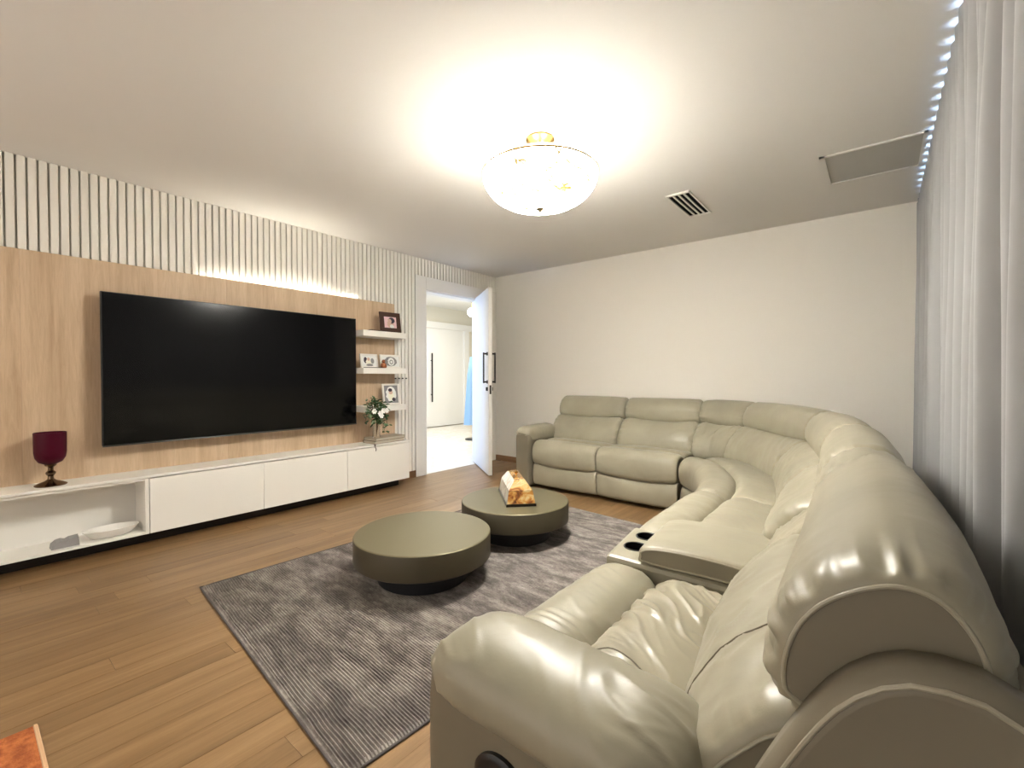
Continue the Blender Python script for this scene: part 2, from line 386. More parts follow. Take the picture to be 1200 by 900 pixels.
h = bmesh.new(); tube(h, [(HX0+.115, 7.30, .62), (HX0+.115, 7.30, 1.80)], .017, 12)
for zz in (.8, 1.62): tube(h, [(HX0+.06, 7.30, zz), (HX0+.115, 7.30, zz)], .010, 8)
obj('door_handle', h, m_bronze, sd)
# bright round lamp in the hall and pale blue garment on a stand
hl = thing('globe_lamp', 'white glowing globe lamp in the hall, seen past the open door', 'lamp', (-7.0, 7.24, HZ))
bm = bmesh.new(); bmesh.ops.create_uvsphere(bm, u_segments=24, v_segments=16, radius=.10); bmesh.ops.translate(bm, verts=bm.verts, vec=(0, 0, -.30)); obj('globe', bm, mat('globe_glow', (1, 1, 1), .3, emit=(1, .96, .88), estr=6), hl, True)
bm = bmesh.new(); tube(bm, [(0, 0, 0), (0, 0, -.21)], .008, 8); obj('rod', bm, m_brass, hl)
gm = thing('hanging_garment', 'pale blue garment on a stand in the hall behind the door leaf', 'garment', (-6.2, 6.44, 0))
b = bmesh.new(); rr = []
for k in range(13):
    t = k/12; zz = 1.62-1.32*t; wv = .045+.13*min(1, t*4)*.5+.12*t
    rr.append([b.verts.new((.10*(.6+.6*t)*math.sin(2*PI*i/24)*(1+.18*math.sin(i*2.1)), wv*math.cos(2*PI*i/24)*(1+.06*math.sin(i*1.7)), zz)) for i in range(24)])
for A, B in zip(rr, rr[1:]):
    for i in range(24): b.faces.new((A[i], A[(i+1) % 24], B[(i+1) % 24], B[i]))
obj('cloth', b, mat('pale_blue_cloth', (.30, .50, .78), .8), gm, True)
b = bmesh.new(); tube(b, [(0, 0, .02), (0, 0, 1.68)], .015, 10); lathe(b, [(0, .025), (.15, .02), (.16, 0), (0, 0)], 24); obj('stand', b, m_black, gm)

# ------------------------------------------------------------ media wall: panel, TV, cabinets
pan = thing('wood_wall_panel', 'pale oak wall panel behind the television', 'panel', (XL, 0, 0))
for a, b_ in ((-.63, .29), (.29, 1.51), (1.51, 2.73), (2.73, 3.262)):
    box('board', .034, .046, a+.0002, b_-.0002, .50, 2.08, m_panel, pan, .0012)
led = box('led_strip', XL+.029, XL+.0335, 1.35, 2.75, 2.066, 2.070, mat('led_glow', (1, 1, 1), emit=(1, .93, .75), estr=8))
tag(led, 'warm glowing LED strip on top edge of the wood panel', 'light strip')
tv = thing('television', 'large black flat-screen television mounted on oak panel', 'television', (XL+.0465, 1.673, 1.298))
m_scr = mat('screen_glass', (.002, .002, .0025), .14, spec=.30)
box('body', .10, .130, -1.005, 1.005, -.555, .545, m_black, tv, .003)
box('screen', .130, .1315, -.998, .998, -.547, .539, m_scr, tv)
box('bezel', .128, .134, -1.005, 1.005, -.562, -.5551, mat('dark_chrome', (.12, .12, .13), .3, 1), tv, .001)
box('wall_mount', 0, .10, -.3, .3, -.2, .2, m_black, tv)
# cabinets
CX, CZ0, CZ1 = -4.12, .095, .503
def cabinet(y0, y1, label):
    t = thing('cabinet', label, 'cabinet', (XL+.04, y0, 0), group='white floating cabinets under the television')
    d = CX-(XL+.04); wdt = y1-y0
    box('body', 0.001, d-.02, .001, wdt-.001, CZ0, CZ1-.012, m_white, t)
    box('door', d-.02, d, .002, wdt-.002, CZ0, CZ1-.008, m_white, t, .0015)
cabinet(.897, 1.685, 'white floating cabinet with plain door, nearest the open niche')
cabinet(1.685, 2.477, 'middle white floating cabinet with plain door under the television')
cabinet(2.477, 3.245, 'white floating cabinet with plain door below the stacked books')
oc = thing('open_cabinet', 'white open niche unit under the goblet', 'cabinet', (XL+.04, 0, 0)); d = CX-(XL+.04)
box('bottom_panel', .0, d, -.6, .893, CZ0, CZ0+.016, m_white, oc); box('back_panel', 0, .012, -.6, .875, CZ0+.016, CZ1-.03, m_white, oc)
box('side_panel', 0, d, .872, .893, CZ0+.016, CZ1-.004, m_white, oc); box('top_panel', 0, d-.01, -.6, .872, CZ1-.02, CZ1-.003, m_white, oc)
ct = box('countertop', XL+.041, CX+.004, -.62, 3.25, CZ1, CZ1+.018, m_white, None, .0015)
tag(ct, 'long thin white top board running over the floating cabinets', 'countertop')
box_shade = box('shade_strip', XL+.001, XL+.19, -.6, 3.20, 0, CZ0-.002, m_dark); tag(box_shade, 'black strip painted in for the shade under the floating cabinets', 'shade_strip')  # black strip added to paint in the shade beneath the cabinets
TOPZ = CZ1+.018
# shelves
for zt, lb in ((1.725, 'top white floating shelf carrying the brown picture frame'), (1.33, 'middle white floating shelf carrying two white picture frames'), (.925, 'lowest white floating shelf carrying the grey picture frame')):
    s = box('shelf', XL+.047, -4.16, 2.69, 3.235, zt-.062, zt, m_white, None, .0015); tag(s, lb, 'shelf', 'white floating shelves right of the television')

# picture frames
def picture(name, label, loc, wd, ht, fwid, fm, rz, art, lean=.16, matw=0):
    t = thing(name, label, 'picture frame', loc); t.rotation_euler = (0, -lean, rz)
    b = bmesh.new(); D = .018
    for a in ((-wd/2, wd/2, 0, fwid), (-wd/2, wd/2, ht-fwid, ht), (-wd/2, -wd/2+fwid, fwid, ht-fwid), (wd/2-fwid, wd/2, fwid, ht-fwid)): bx(b, -D, 0, a[0], a[1], a[2], a[3], .002)
    obj('frame', b, fm, t)
    pbm = box('photograph', -D*.7, -.005, -wd/2+fwid*.9, wd/2-fwid*.9, fwid*.9, ht-fwid*.9, art[0], t)
    for k, (cy, cz, ry, rz_, mm) in enumerate(art[1]):
        b = bmesh.new(); vs = [b.verts.new((-.0045+k*.0003, (cy+ry*math.cos(2*PI*i/20)*(1+.12*math.sin(3*i)))*wd, (cz+rz_*math.sin(2*PI*i/20))*ht)) for i in range(20)]; b.faces.new(vs); obj('print_patch', b, mm, pbm)
    b = bmesh.new(); bx(b, -D-.004, -D, -.02, .02, .01, ht*.8); obj('back_stand', b, m_black, t)
mp = lambda n, c: mat(n, c, .6)
c_pink, c_dark, c_skin, c_pale, c_grey, c_cream = mp('p_pink', (.75, .52, .55)), mp('p_dark', (.04, .03, .05)), mp('p_skin', (.62, .42, .34)), mp('p_pale', (.75, .76, .74)), mp('p_grey', (.25, .25, .25)), mp('p_cream', (.80, .78, .66))
m_brown = mat('dark_brown_frame', (.055, .022, .014), .4); m_silver = mat('silver_white_frame', (.78, .75, .70), .3); m_greyfr = mat('grey_frame', (.22, .22, .23), .4)
picture('picture_frame', 'dark brown frame with pink-toned portrait on the top shelf', (-4.195, 3.065, 1.726), .25, .225, .05, m_brown, -.12, (c_pink, [(0, .42, .16, .20, c_skin), (.06, .60, .16, .15, c_dark), (-.03, .56, .09, .12, c_skin), (.06, .3, .1, .1, c_pale)]))
picture('picture_frame', 'left white picture frame of the middle shelf, two dark-haired figures', (-4.21, 2.805, 1.331), .215, .15, .018, m_silver, .05, (c_pale, [(-.22, .55, .10, .22, c_dark), (-.05, .38, .16, .26, c_cream), (.18, .5, .10, .2, c_grey), (-.04, .62, .08, .12, c_skin), (.0, .2, .2, .1, c_grey)]))
picture('picture_frame', 'right white picture frame on the middle shelf with round grey motif', (-4.205, 3.07, 1.331), .25, .15, .018, m_silver, -.12, (c_pale, [(0, .5, .30, .36, c_grey), (.02, .48, .16, .30, c_pale), (.03, .46, .09, .18, c_grey), (.03, .46, .05, .10, c_pale)]))
picture('picture_frame', 'grey frame with white border on the lowest shelf, dark-haired sitter', (-4.20, 3.075, .926), .205, .235, .020, m_silver, -.12, (m_greyfr, [(0, .5, .30, .37, c_pale), (-.02, .42, .17, .2, c_cream), (-.02, .60, .12, .11, c_skin), (-.04, .70, .12, .08, c_dark), (.13, .25, .1, .09, c_dark)]))
b = bmesh.new(); bx(b, 0, .07, 0, .14, 0, .012, .004); s = obj('small_box', b, m_brown); s.location = (-4.26, 2.80, 1.7255); tag(s, 'flat dark object beside the brown picture frame on top shelf', 'box')
b = bmesh.new(); lathe(b, [(0, 0), (.028, 0), (.034, .02), (.028, .045), (.012, .055), (.02, .07), (.012, .088), (0, .092)], 20)
s = obj('figurine', b, mat('copper_glaze', (.30, .10, .04), .25, .3), smooth=True); s.location = (-4.172, 2.945, 1.3305); tag(s, 'small copper-brown figurine between the white picture frames', 'figurine')
b = bmesh.new(); bx(b, 0, .05, 0, .22, 0, .006, .002); s = obj('pen_tray', b, m_black); s.location = (-4.206, 2.72, 1.3305); tag(s, 'thin black strip lying before the left white frame', 'tray')
# books + plant
for k, (mm, lb, dz, th, dy) in enumerate(((mat('grey_brown_cover', (.10, .075, .05), .6), 'grey-brown book at the bottom of the stack under the plant', 0, .032, 0), (mat('cream_cover', (.36, .30, .22), .6), 'cream book on top of the stack under the plant', .033, .028, .012))):
    t = thing('book', lb, 'book', (-4.24, 2.995+dy, TOPZ+dz+.0005), .06, 'stacked books on the countertop')
    b = bmesh.new(); bx(b, -.10, .10, -.20, .20, 0, .003); bx(b, -.10, .10, -.20, .20, th-.003, th); bx(b, -.10, -.096, -.2, .2, 0, th); obj('cover', b, mm, t)
    box('pages', -.096, .097, -.196, .196, .0031, th-.0031, mat('page_paper', (.5, .45, .36), .8), t)
pt = thing('potted_plant', 'trailing green plant with white flowers in a clear glass vase', 'plant', (-4.195, 2.865, TOPZ+.062))
b = bmesh.new(); lathe(b, [(0, 0), (.035, 0), (.04, .01), (.036, .10), (.040, .13), (.037, .13), (.033, .10), (.034, .012), (0, .008)], 24); obj('vase', b, mat('clear_glass', (.95, .97, .95), .03, trans=1), pt, True)
m_leaf = [mat('leaf_dark', (.035, .085, .03), .5), mat('leaf_mid', (.09, .17, .07), .5), mat('leaf_pale', (.25, .33, .19), .5)]
rs = random.Random(5); m_stem = mat('twig_brown', (.12, .07, .03), .7)
lm = []
for mm in m_leaf:
    b = bmesh.new(); P = [(0, 0, 0), (.014, .016, .004), (.016, .034, .006), (0, .056, 0), (-.016, .034, .006), (-.014, .016, .004)]
    vv = [b.verts.new(p) for p in P]; c = b.verts.new((0, .028, -.004)); [b.faces.new((vv[i], vv[(i+1) % 6], c)) for i in range(6)]
    me = bpy.data.meshes.new('leaf'); b.to_mesh(me); b.free(); me.materials.append(mm); lm.append(me)
for k in range(15):
    a = rs.uniform(0, 2*PI); L = rs.uniform(.05, .15); dr = rs.random()
    top = Vector((.11+.5*L*math.cos(a), -.085+L*math.sin(a)*.85, .27+rs.uniform(0, .15)))
    pts = [Vector((0, 0, .02)), Vector((.02, .012*math.sin(a), .14)), Vector((.075, -.02+.3*(top.y+.02), .22)), top]
    if k % 3 == 0: pts.append(top+Vector((.02, .05*math.sin(a), -.14-.12*dr)))
    cv, _ = catmull(pts, 12); cv = [Vector((max(.10, q.x) if q.z > .19 else q.x, q.y, q.z)) for q in cv]
    b = bmesh.new(); tube(b, cv, .0022, 5); obj('stem', b, m_stem, pt)
    for j in range(5, 12):
        for q in range(1 if j < 7 else 3):
            o = bpy.data.objects.new('leaf', lm[rs.choice((0, 0, 1, 1, 2))]); C.objects.link(o); o.parent = pt; o.location = cv[j]+Vector((rs.uniform(0, .02), rs.uniform(-.02, .02), rs.uniform(-.02, .02)))
            o.rotation_euler = (rs.uniform(-.8, .8), rs.uniform(-.8, .8), rs.uniform(0, 6.28)); s = rs.uniform(.7, 1.1); o.scale = (s, s, s)
m_pet = mat('white_petal', (.9, .9, .86), .6)
for (fy, fz, fx) in ((-.155, .30, .185), (-.09, .275, .195), (-.05, .30, .19), (.0, .30, .18), (-.07, .25, .19)):
    b = bmesh.new()
    for q in range(6):
        a = q*PI/3; vv = [b.verts.new(p) for p in ((0, 0, 0), (.006, .024*math.cos(a-.5), .024*math.sin(a-.5)), (.012, .032*math.cos(a), .032*math.sin(a)), (.006, .024*math.cos(a+.5), .024*math.sin(a+.5)))]; b.faces.new(vv)
    o = obj('flower', b, m_pet, pt); o.location = (fx, fy, fz)
b = bmesh.new(); tube(b, [(0, 0, 0), (0, .004, -.03), (0, .016, -.05), (0, .010, -.07)], .004, 6); lathe(b, [(0, 0), (.012, .004), (0, .016)], 10, (0, 0, -.012))
s = obj('hanging_tag', b, m_brown); s.location = (CX+.0085, 2.79, TOPZ+.002); tag(s, 'small brown tag hanging over the cabinet edge below the books', 'tag')
hk = thing('hook_row', 'row of four tiny dark hooks on the slatted wall beside the shelves', 'hook', (XL+.0285, 3.30, 1.215))
for k in range(4):
    b = bmesh.new(); bmesh.ops.create_cone(b, cap_ends=True, segments=10, radius1=.008, radius2=.006, depth=.018); bmesh.ops.rotate(b, verts=b.verts, matrix=Matrix.Rotation(PI/2, 3, 'Y')); bmesh.ops.translate(b, verts=b.verts, vec=(.009, k*.0515-.02, 0)); obj('hook', b, m_black, hk)
# goblet
gb = thing('goblet', 'burgundy glass goblet on a bronze stem, left end of countertop', 'goblet', (-4.25, .405, TOPZ))
b = bmesh.new(); lathe(b, [(0, 0), (.078, 0), (.080, .006), (.06, .018), (.03, .03), (.016, .042), (.014, .06), (.024, .075), (.026, .085), (.014, .098), (.014, .118), (.028, .13), (.03, .14), (0, .142)], 40); obj('stem', b, mat('bronze_mercury', (.16, .11, .07), .18, 1), gb, True)
b = bmesh.new(); lathe(b, [(0, .138), (.03, .14), (.058, .155), (.074, .185), (.079, .22), (.080, .35), (.077, .35), (.075, .22), (.055, .165), (0, .15)], 48); obj('bowl', b, mat('burgundy_glass', (.060, .001, .012), .45, spec=.2, coat=0), gb, True)
# niche things
dish = thing('shallow_dish', 'white oval dish in the open niche', 'dish', (-4.225, .70, CZ0+.0165), .0)
b = bmesh.new(); lathe(b, [(0, .004), (.06, 0), (.075, .004), (.10, .03), (.103, .034), (.099, .035), (.07, .012), (0, .010)], 40)
for v_ in b.verts: v_.co.y *= 1.5; v_.co.x *= .85; v_.co.z *= 1.7
obj('dish_body', b, m_white, dish, True)
b = bmesh.new(); pts = [(-.07, 0), (-.066, .03), (-.045, .048), (-.02, .054), (.0, .046), (.02, .056), (.066, .06), (.07, 0)]
A = [b.verts.new((-.035, y_, z_)) for y_, z_ in pts]; B = [b.verts.new((.035, y_*.96, z_*.86)) for y_, z_ in pts]
b.faces.new(A); b.faces.new(B[::-1]); [b.faces.new((A[i], A[(i+1) % 8], B[(i+1) % 8], B[i])) for i in range(8)]
s = obj('grey_gadget', b, mat('grey_plastic', (.30, .29, .29), .5)); s.location = (-4.19, .46, CZ0+.0165); tag(s, 'small grey round-ended device left of the white dish in niche', 'device')

# ------------------------------------------------------------ rug
m_rug = mat('viscose_rug', (.3, .27, .26), .75, spec=.3); v = coords(m_rug, (1, 2.6, 1))
n1 = noi(m_rug, v, 3.6, 9, .25, .80)
ln(m_rug, ramp(m_rug, n1, [(.32, (.085, .073, .070)), (.46, (.180, .158, .148)), (.55, (.30, .27, .245)), (.68, (.48, .44, .395))]), pb(m_rug).inputs['Base Color'])
A_, B_, C_, D_ = Vector((-3.08, .90, 0)), Vector((-1.262, .738, 0)), Vector((-1.10, 3.55, 0)), Vector((-2.95, 3.72, 0))
ribs = 225; nx = 70; vs = []; fs = []; rows = ribs*4+1
for j in range(rows):
    t = j/(rows-1)
    for i in range(nx+1):
        s = i/nx; P = (A_.lerp(B_, s)).lerp(D_.lerp(C_, s), t)
        wob = .005*noise.noise(Vector((s*14, t*9, 0)))
        edge = min(t, 1-t)*2.8/.02; es = min(s, 1-s)*1.85/.02
        cr_ = max(0, 1-math.hypot(max(0, 1-min(es, 1)), max(0, 1-min(edge, 1))))
        h = .0065+(.0062 if j % 4 in (1, 2) else .0)*min(1, cr_*2) + (.004 if edge < 1.2 else 0)
        h *= min(1, .15+min(edge, es)*1.2)
        vs.append((P.x, P.y+wob*min(1, edge), h))
for j in range(rows-1):
    for i in range(nx): a = j*(nx+1)+i; fs.append((a, a+1, a+nx+2, a+nx+1))
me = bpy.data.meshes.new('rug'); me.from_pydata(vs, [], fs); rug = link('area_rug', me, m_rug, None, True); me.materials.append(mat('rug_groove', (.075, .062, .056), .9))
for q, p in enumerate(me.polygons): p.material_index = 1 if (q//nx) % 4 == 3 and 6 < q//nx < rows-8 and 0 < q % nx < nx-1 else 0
tag(rug, 'grey-taupe ribbed area rug under the two coffee tables', 'rug')
b = bmesh.new(); cs = [A_, B_, C_, D_]; loop = []
for i in range(4):
    a, c = cs[i], cs[(i+1) % 4]; loop += [a.lerp(c, k/40)+Vector((0, 0, .005)) for k in range(40)]
tube(b, loop, .0048, 6, True); obj('bound_edge', b, mat('rug_binding', (.10, .085, .08), .8), rug)
m_rust = mat('rust_wool', (.42, .11, .025), .9); v = coords(m_rust); bump(m_rust, noi(m_rust, v, 160, 4), .8, .006)
ln(m_rust, ramp(m_rust, noi(m_rust, v, 40, 5), [(.35, (.30, .075, .018)), (.65, (.52, .16, .045))]), pb(m_rust).inputs['Base Color'])
r2 = box('small_rug', -2.30, -1.5, -1.1, .165, 0.001, .012, m_rust, None, .003); tag(r2, 'rust-orange wool rug corner at the lower left on the planks', 'rug')
b = bmesh.new(); tube(b, [(-2.30, .17, .008), (-1.5, .17, .008)], .007, 6); obj('pale_edge', b, mat('pale_wool', (.65, .42, .25), .9), r2)

# ------------------------------------------------------------ coffee tables
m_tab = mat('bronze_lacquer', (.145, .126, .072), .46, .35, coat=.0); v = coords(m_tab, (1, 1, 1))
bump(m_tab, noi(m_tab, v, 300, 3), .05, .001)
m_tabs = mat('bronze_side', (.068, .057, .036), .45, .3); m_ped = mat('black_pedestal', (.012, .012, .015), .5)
def table(x, y, label):
    t = thing('coffee_table', label, 'coffee table', (x, y, .0132), group='round bronze coffee tables')
    R_ = .413
    b = bmesh.new(); lathe(b, [(0, 0), (.27, 0), (.275, .005), (.275, .128), (0, .128)], 64); obj('pedestal', b, m_ped, t, False)
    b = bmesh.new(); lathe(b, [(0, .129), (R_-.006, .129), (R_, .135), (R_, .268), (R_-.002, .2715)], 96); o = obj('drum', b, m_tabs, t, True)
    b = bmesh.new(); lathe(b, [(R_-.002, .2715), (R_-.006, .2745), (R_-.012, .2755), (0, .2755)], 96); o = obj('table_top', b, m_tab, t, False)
table(-2.178, 1.822, 'nearer round bronze coffee table with bare top')
table(-2.19, 2.742, 'farther round bronze coffee table carrying the roof-shaped box')
# roof-shaped box on table 2
TZ = .2892; P1 = Vector((-2.115, 2.56, TZ)); ang = math.radians(47)
BS = 1.08
tb_ = thing('tissue_box', 'roof-shaped marbled resin box on the farther coffee table', 'box', (-2.205, 2.775, TZ), ang)
tb_.scale = (BS, BS, BS)
m_res = mat('amber_resin', (.5, .3, .1), .12, coat=.6); v = coords(m_res, (9, 9, 9))
ln(m_res, ramp(m_res, noi(m_res, v, 1.1, 5, 1.5), [(.3, (.05, .022, .010)), (.42, (.22, .075, .018)), (.52, (.40, .20, .045)), (.62, (.50, .38, .18)), (.75, (.14, .07, .025))]), pb(m_res).inputs['Base Color'])
m_pearl = mat('pearl_resin', (.75, .68, .58), .15, coat=.6); v = coords(m_pearl, (6, 6, 6))
ln(m_pearl, ramp(m_pearl, noi(m_pearl, v, 1.3, 5, 1.5), [(.3, (.42, .32, .26)), (.45, (.62, .57, .50)), (.7, (.72, .68, .62))]), pb(m_pearl).inputs['Base Color'])
def frus(b, w0, l0, z0, w1, l1, z1):
    q = [[b.verts.new((sx*w_/2, sy*l_/2, z_)) for sx, sy in ((-1, -1), (1, -1), (1, 1), (-1, 1))] for w_, l_, z_ in ((w0, l0, z0), (w1, l1, z1))]
    fl = [b.faces.new(q[0][::-1]), b.faces.new(q[1])]
    for i in range(4): fl.append(b.faces.new((q[0][i], q[0][(i+1) % 4], q[1][(i+1) % 4], q[1][i])))
    return fl
b = bmesh.new(); frus(b, .205, .47, 0, .205, .47, .018); obj('base', b, m_bronze, tb_)
def two(b, name):
    me = bpy.data.meshes.new(name); b.normal_update(); 
    for f in b.faces: f.material_index = 1 if abs(f.normal.x) > abs(f.normal.y) else 0
    b.to_mesh(me); b.free(); me.materials.append(m_res); me.materials.append(m_pearl); return link(name, me, None, tb_)
b = bmesh.new(); frus(b, .195, .46, .018, .165, .425, .100); two(b, 'body')
b = bmesh.new(); frus(b, .165, .425, .103, .075, .33, .165); two(b, 'lid')
b = bmesh.new(); lathe(b, [(0, .165), (.008, .165), (.006, .173), (.014, .183), (.014, .191), (0, .199)], 16); obj('knob', b, m_brass, tb_, True)

# ------------------------------------------------------------ sectional sofa
sofa = thing('sectional_sofa', 'beige leather L-shaped reclining sectional sofa', 'sofa', (0, 0, 0))
ROLL = [(.03, .285), (.0, .34), (-.005, .42), (.015, .485), (.07, .525), (.14, .53), (.20, .51), (.235, .46), (.235, .36), (.21, .30), (.12, .28)]
SEAT = [(.245, .36), (.235, .45), (.255, .505), (.32, .525), (.42, .515), (.52, .495), (.66, .47), (.68, .40), (.55, .33), (.35, .32)]
FOOT = [(.05, .05), (.030, .10), (.022, .17), (.03, .24), (.05, .275), (.09, .28), (.10, .16), (.10, .05)]
LUMB = [(-.455, .46), (-.470, .53), (-.445, .62), (-.39, .70), (-.32, .765), (-.25, .785), (-.18, .74), (-.18, .60), (-.25, .46), (-.36, .43)]
HEAD = [(-.235, .765), (-.268, .81), (-.262, .89), (-.215, .960), (-.145, .995), (-.07, .98), (-.022, .925), (-.018, .84), (-.05, .765), (-.12, .735), (-.19, .742)]
HEADN = [(-.200, .790), (-.248, .825), (-.246, .900), (-.205, .975), (-.130, 1.022), (-.065, 1.015), (-.020, .955), (-.015, .86), (-.05, .78), (-.11, .755), (-.16, .765)]
SHELL = [(-.30, .06), (-.32, .35), (-.24, .60), (-.20, .72), (-.17, .80), (-.12, .86), (-.06, .87), (-.01, .83), (.0, .70), (.0, .40), (.0, .10), (-.05, .05), (-.2, .05)]
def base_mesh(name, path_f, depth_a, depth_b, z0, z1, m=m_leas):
    P, W = catmull([(x, y, 0) for x, y in path_f], 20); b = bmesh.new(); R_ = []
    for i, p in enumerate(P):
        t = (P[min(19, i+1)]-P[max(0, i-1)]).normalized(); n = Vector((-t.y, t.x, 0))
        R_.append([b.verts.new(p+n*o+Vector((0, 0, z))) for o, z in ((depth_a, z0), (depth_b, z0), (depth_b, z1), (depth_a, z1))])
    for A, B in zip(R_, R_[1:]):
        for k in range(4): b.faces.new((A[k], A[(k+1) % 4], B[(k+1) % 4], B[k]))
    b.faces.new(R_[0]); b.faces.new(R_[-1][::-1]); return obj(name, b, m, sofa)
def sect(front, back, fh=None, bh=None, seed=0, foot=True, near=False, m=None, hz=0, seatpipe=False, depth=.9, roll=ROLL, seat=SEAT, bd=None):
    """front, back: plan polylines ordered far-left to near-right; fh/bh override the back pieces' path"""
    base = base_mesh('seat_section', front, .08, .60, .045, .33)
    nu, npf = (120, 130) if near else (64, 80)
    if foot: cushion('footrest_panel', front, FOOT, base, m_lea, nu//2, 50, .03, .012, .006, .0015, seed=seed, fold=0, sag=(.018, .15, .26))
    cushion('front_roll', front, roll, base, m or m_lea, nu, npf, .05, .03, .008, .003, .004, seed+1, fold=.0050 if near else .0028, fang=0 if near else .4, sag=(.020, .42, .31))
    if seat: cushion('seat_cushion', front, seat, base, m_lea2 if near else (m or m_lea), 220 if near else nu, 170 if near else npf, .05, .03, .012, .005, .006, seed+2, fold=.0115 if near else .0045, fang=-.75)
    for k, (bp, hp) in enumerate(bh or [(back, back)]):
        cushion('lumbar_cushion', bp, LUMB, base, m or m_lea, nu, npf, .07, .035 if near else .045, .010, .007, .014, seed+3+k, pipe='b' if near else False, fold=.0058, fang=1.2, sag=(.028, .66, .76))
        cushion('headrest', hp, HEADN if near else HEAD, base, m or m_lea, nu, npf, .07 if near else .05,   .026 if near else .04, .010, .005, .016 if near else .012, seed+5+k, pipe='b' if near else False, fold=.0008, sag=(.028, .87, .78))
        cushion('back_shell', bp, SHELL, base, m_leas, 40, 60, .03, .02, .0, .001, 0, seed+8+k, fold=0)
    return base
FY, BY = 4.02, 4.965
# far run, two recliners
sA = sect([(-2.985, FY), (-2.59, FY), (-2.203, FY)], None, seed=1, bh=[([(-3.07, BY), (-2.6, BY), (-2.213, BY)],)*2])
sB = sect([(-2.197, FY), (-1.8, FY), (-1.388, FY)], None, seed=11, bh=[([(-2.207, BY), (-1.8, BY), (-1.395, BY)],)*2])
# wedge
wf_ = [(-1.380, 4.02), (-1.19, 3.83), (-1.02, 3.45), (-.955, 3.18), (-.94, 2.96)]
bk = [(-1.388, 4.965), (-1.10, 4.93), (-.82, 4.79), (-.56, 4.55), (-.34, 4.25), (-.15, 3.88), (-.045, 3.45), (.03, 2.96)]
SEATW = [(.245, .36), (.235, .45), (.255, .505), (.32, .520), (.42, .51), (.50, .50), (.56, .48), (.56, .40), (.50, .33), (.35, .32)]
sW = sect(wf_, None, seed=21, foot=True, seat=SEATW, bh=[([bk[0], bk[1], bk[2]],)*2, ([(-.815, 4.787), bk[3], bk[4], (-.155, 3.89)],)*2, ([(-.15, 3.88), bk[6], bk[7]],)*2])
# right run second seat
sC = sect([(-.94, 2.95), (-.935, 2.5), (-.92, 2.04)], None, seed=31, bh=[([(.032, 2.95), (.07, 2.5), (.095, 2.03)],)*2])
# console
def cons():
    b = bmesh.new(); bx(b, -.845, -.10, 1.635, 2.03, .06, .53, .018)
    for v_ in b.verts: v_.co.x -= (v_.co.y-1.63)*.13
    me = bpy.data.meshes.new('t'); b.to_mesh(me); b.free(); o = bpy.data.objects.new('console', me); C.objects.link(o); cuts = []
    for yy in (1.785, 1.930):
        b = bmesh.new(); bmesh.ops.create_cone(b, cap_ends=True, segments=40, radius1=.046, radius2=.046, depth=.16); bmesh.ops.translate(b, verts=b.verts, vec=(-.665-yy*.065, yy, .53))
        cm = bpy.data.meshes.new('c'); b.to_mesh(cm); b.free(); c = bpy.data.objects.new('c', cm); C.objects.link(c); cuts.append(c)
        md = o.modifiers.new('b', 'BOOLEAN'); md.object = c; md.operation = 'DIFFERENCE'; md.solver = 'EXACT'
    dg = bpy.context.evaluated_depsgraph_get(); me2 = bpy.data.meshes.new_from_object(o.evaluated_get(dg))
    o.modifiers.clear(); o.data = me2
    for c in cuts: bpy.data.objects.remove(c)
    me2.materials.clear(); me2.materials.append(m_lea); o.parent = sofa; return o
con = cons()
for yy in (1.785, 1.930):
    b = bmesh.new(); lathe(b, [(.047, .503), (.051, .502), (.050, .499), (.0465, .499), (.045, .43), (0, .428), (0, .424), (.0455, .425), (.0458, .49), (.044, .503), (.047, .505)], 40, (-.665-yy*.065, yy, .03)); obj('cup_holder', b, m_plastic, con, True)
LID = [(.165, .535), (.146, .560), (.155, .590), (.22, .607), (.38, .610), (.52, .600), (.60, .585), (.63, .555), (.60, .535), (.4, .533)]
lid = cushion('lid_cushion', [(-.885, 2.02), (-.865, 1.82), (-.85, 1.615)], LID, con, m_lea, 70, 90, .02, .010, .004, .003, 0, 41, fold=.0008, pipe='b')
for e_ in (1.622, 2.018): pass
cb = [(.095, 2.02), (.103, 1.82), (.108, 1.645)]
cushion('lumbar_cushion', cb, LUMB, con, m_lea2, 70, 120, .05, .03, .0, .006, .016, 45, off=.035, fold=.003); cushion('headrest', cb, HEAD, con, m_lea, 50, 90, .05, .03, .0, .006, .012, 47)
cushion('back_shell', cb, SHELL, con, m_leas, 20, 50, .02, .01, 0, 0, 0, 48)
# near recliner
nf = [(-.865, 1.625), (-.865, 1.26), (-.865, .895)]
ROLLN = [(.03, .285), (.0, .34), (-.005, .42), (.015, .485), (.07, .520), (.14, .525), (.21, .505), (.252, .455), (.252, .36), (.21, .30), (.12, .28)]
SEATN = [(.265, .36), (.255, .45), (.275, .500), (.34, .525), (.44, .520), (.52, .505), (.66, .48), (.68, .40), (.55, .33), (.35, .32)]
nb = [(.105, 1.635), (.122, 1.2), (.134, .68)]; nl = [(.105, 1.635), (.135, 1.2), (.195, .77)]
sN = sect(nf, None, seed=51, near=True, m=m_lea, roll=ROLLN, seat=SEATN, bh=[(nl, nb)], hz=.018)
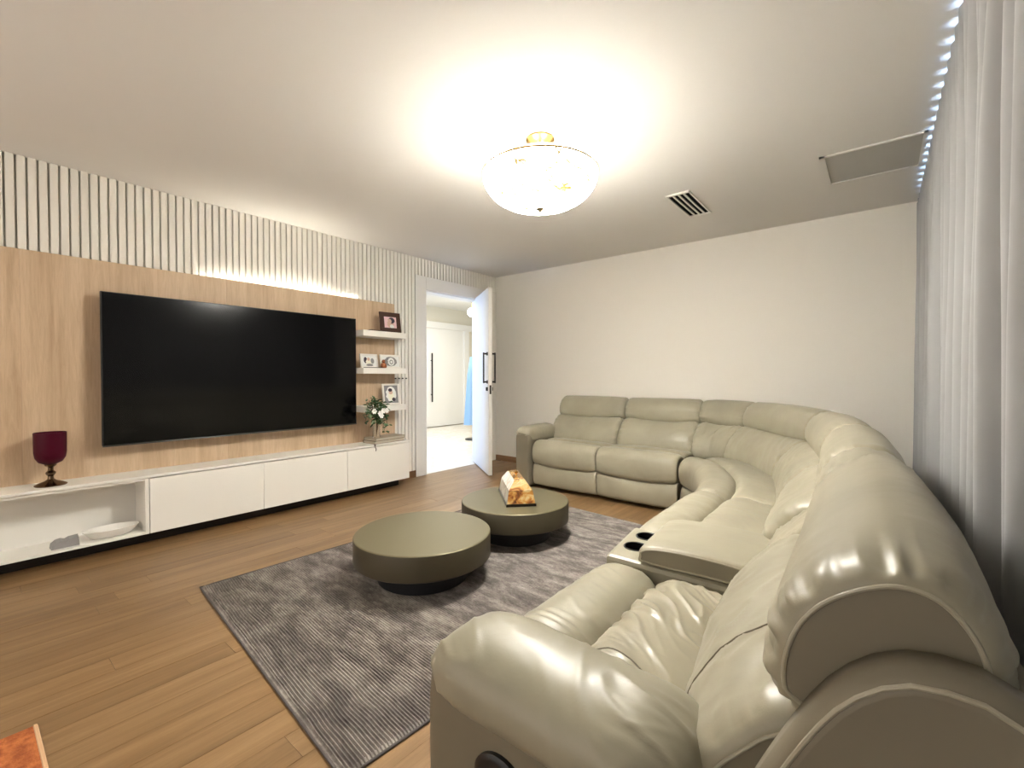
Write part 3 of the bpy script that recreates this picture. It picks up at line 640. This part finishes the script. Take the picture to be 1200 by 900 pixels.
# outer back wing at the near end
b = bmesh.new(); nn = 40
wing = [(-.25, .10), (-.22, .45), (-.155, .64), (-.093, .785), (-.045, .873), (-.002, .918), (.03, .934), (.075, .938), (.112, .925), (.138, .88), (.15, .5), (.155, .10)]
WP, _ = catmull([(x_, z_, 0) for x_, z_ in wing], 60)
cx_, cz_ = -.03, .5
rings = []
for yy, ins in ((.672, 0), (.642, 0), (.629, .006), (.621, .014), (.619, .022)):
    ring = []
    for i, p in enumerate(WP):
        t = (WP[min(59, i+1)]-WP[max(0, i-1)]).normalized(); n = Vector((-t.y, t.x, 0)); ring.append(b.verts.new((p.x-n.x*ins, yy, p.y-n.y*ins)))
    rings.append(ring)
for A, B in zip(rings, rings[1:]):
    for k in range(59): f = b.faces.new((A[k], A[k+1], B[k+1], B[k])); f.smooth = True
    b.faces.new((A[59], A[0], B[0], B[59]))
b.faces.new(rings[-1]); b.faces.new(rings[0][::-1])
class _V: pass
wp3 = []
for v_ in rings[3]: q = _V(); q.co = v_.co.copy(); wp3.append(q)
wg = obj('back_wing', b, m_leas, sN)
b2 = bmesh.new(); tube(b2, [v_.co.copy() for v_ in wp3[9:56]], .0030, 8); obj('wing_piping', b2, m_pipe, sN, True)

# arms
def arm(path, prof_pad, prof_side, seed, near, parent):
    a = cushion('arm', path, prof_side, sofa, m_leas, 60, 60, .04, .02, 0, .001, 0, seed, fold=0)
    cushion('arm_pad', path, prof_pad, a, m_lea, 110 if near else 60, 110 if near else 60, .11, .075, .006, .006 if near else .003, 0, seed+1, fold=.0060 if near else .0015, fang=-.6)
    return a
# near arm: path runs from back to front (-x); left normal of -x is -y
PAD = [(.01, .575), (-.012, .61), (-.005, .655), (.045, .688), (.12, .695), (.19, .68), (.235, .64), (.24, .58), (.225, .545), (.12, .55), (.04, .56)]
SIDE = [(.025, .05), (.02, .3), (.02, .57), (.06, .62), (.18, .62), (.235, .57), (.235, .3), (.235, .05), (.12, .045)]
an = arm([(-.765, .625), (-.5, .625), (-.20, .625)], PAD, SIDE, 71, True, sN)
al = arm([(-3.205, 4.62), (-3.205, 4.3), (-3.205, 3.995)], [(o*.86, z-.02) for o, z in PAD], [(o*.86, z-.02) for o, z in SIDE], 81, False, sA)
# recliner pull on the near arm
b = bmesh.new(); rg_ = []
for sc_, yy in ((1.15, .645), (1.15, .634), (1.0, .6295), (.9, .629)): rg_.append([b.verts.new((-.545+.055*sc_*math.cos(2*PI*i/32), yy, .475+.045*sc_*math.sin(2*PI*i/32))) for i in range(32)])
for A, B in zip(rg_, rg_[1:]):
    for i in range(32): b.faces.new((A[i], A[(i+1) % 32], B[(i+1) % 32], B[i]))
b.faces.new(rg_[-1]); obj('recliner_handle', b, m_plastic, an, True)
# seams laid on the cushion surfaces
from mathutils.bvhtree import BVHTree
def drape(name, target, pts, parent, r=.0022, n=24):
    me = target.data; t = BVHTree.FromPolygons([v.co.copy() for v in me.vertices], [tuple(p.vertices) for p in me.polygons])
    cv, _ = catmull(pts, n); out = []
    for p in cv:
        h = t.find_nearest(p); out.append(h[0]+h[1]*.0004)
    b = bmesh.new(); tube(b, out, r, 6); obj(name, b, m_seam, parent, True)
kids = {c.name.split('.')[0]: c for c in sN.children}
drape('seam', kids['seat_cushion'], [(-.605, 1.03, .53), (-.54, 1.065, .54), (-.44, 1.04, .54), (-.36, 1.0, .53), (-.30, .97, .52)], kids['seat_cushion'])
drape('seam', kids['lumbar_cushion'], [(-.285, .88, .57), (-.235, .94, .62), (-.20, .985, .67), (-.12, 1.02, .75)], kids['lumbar_cushion'])
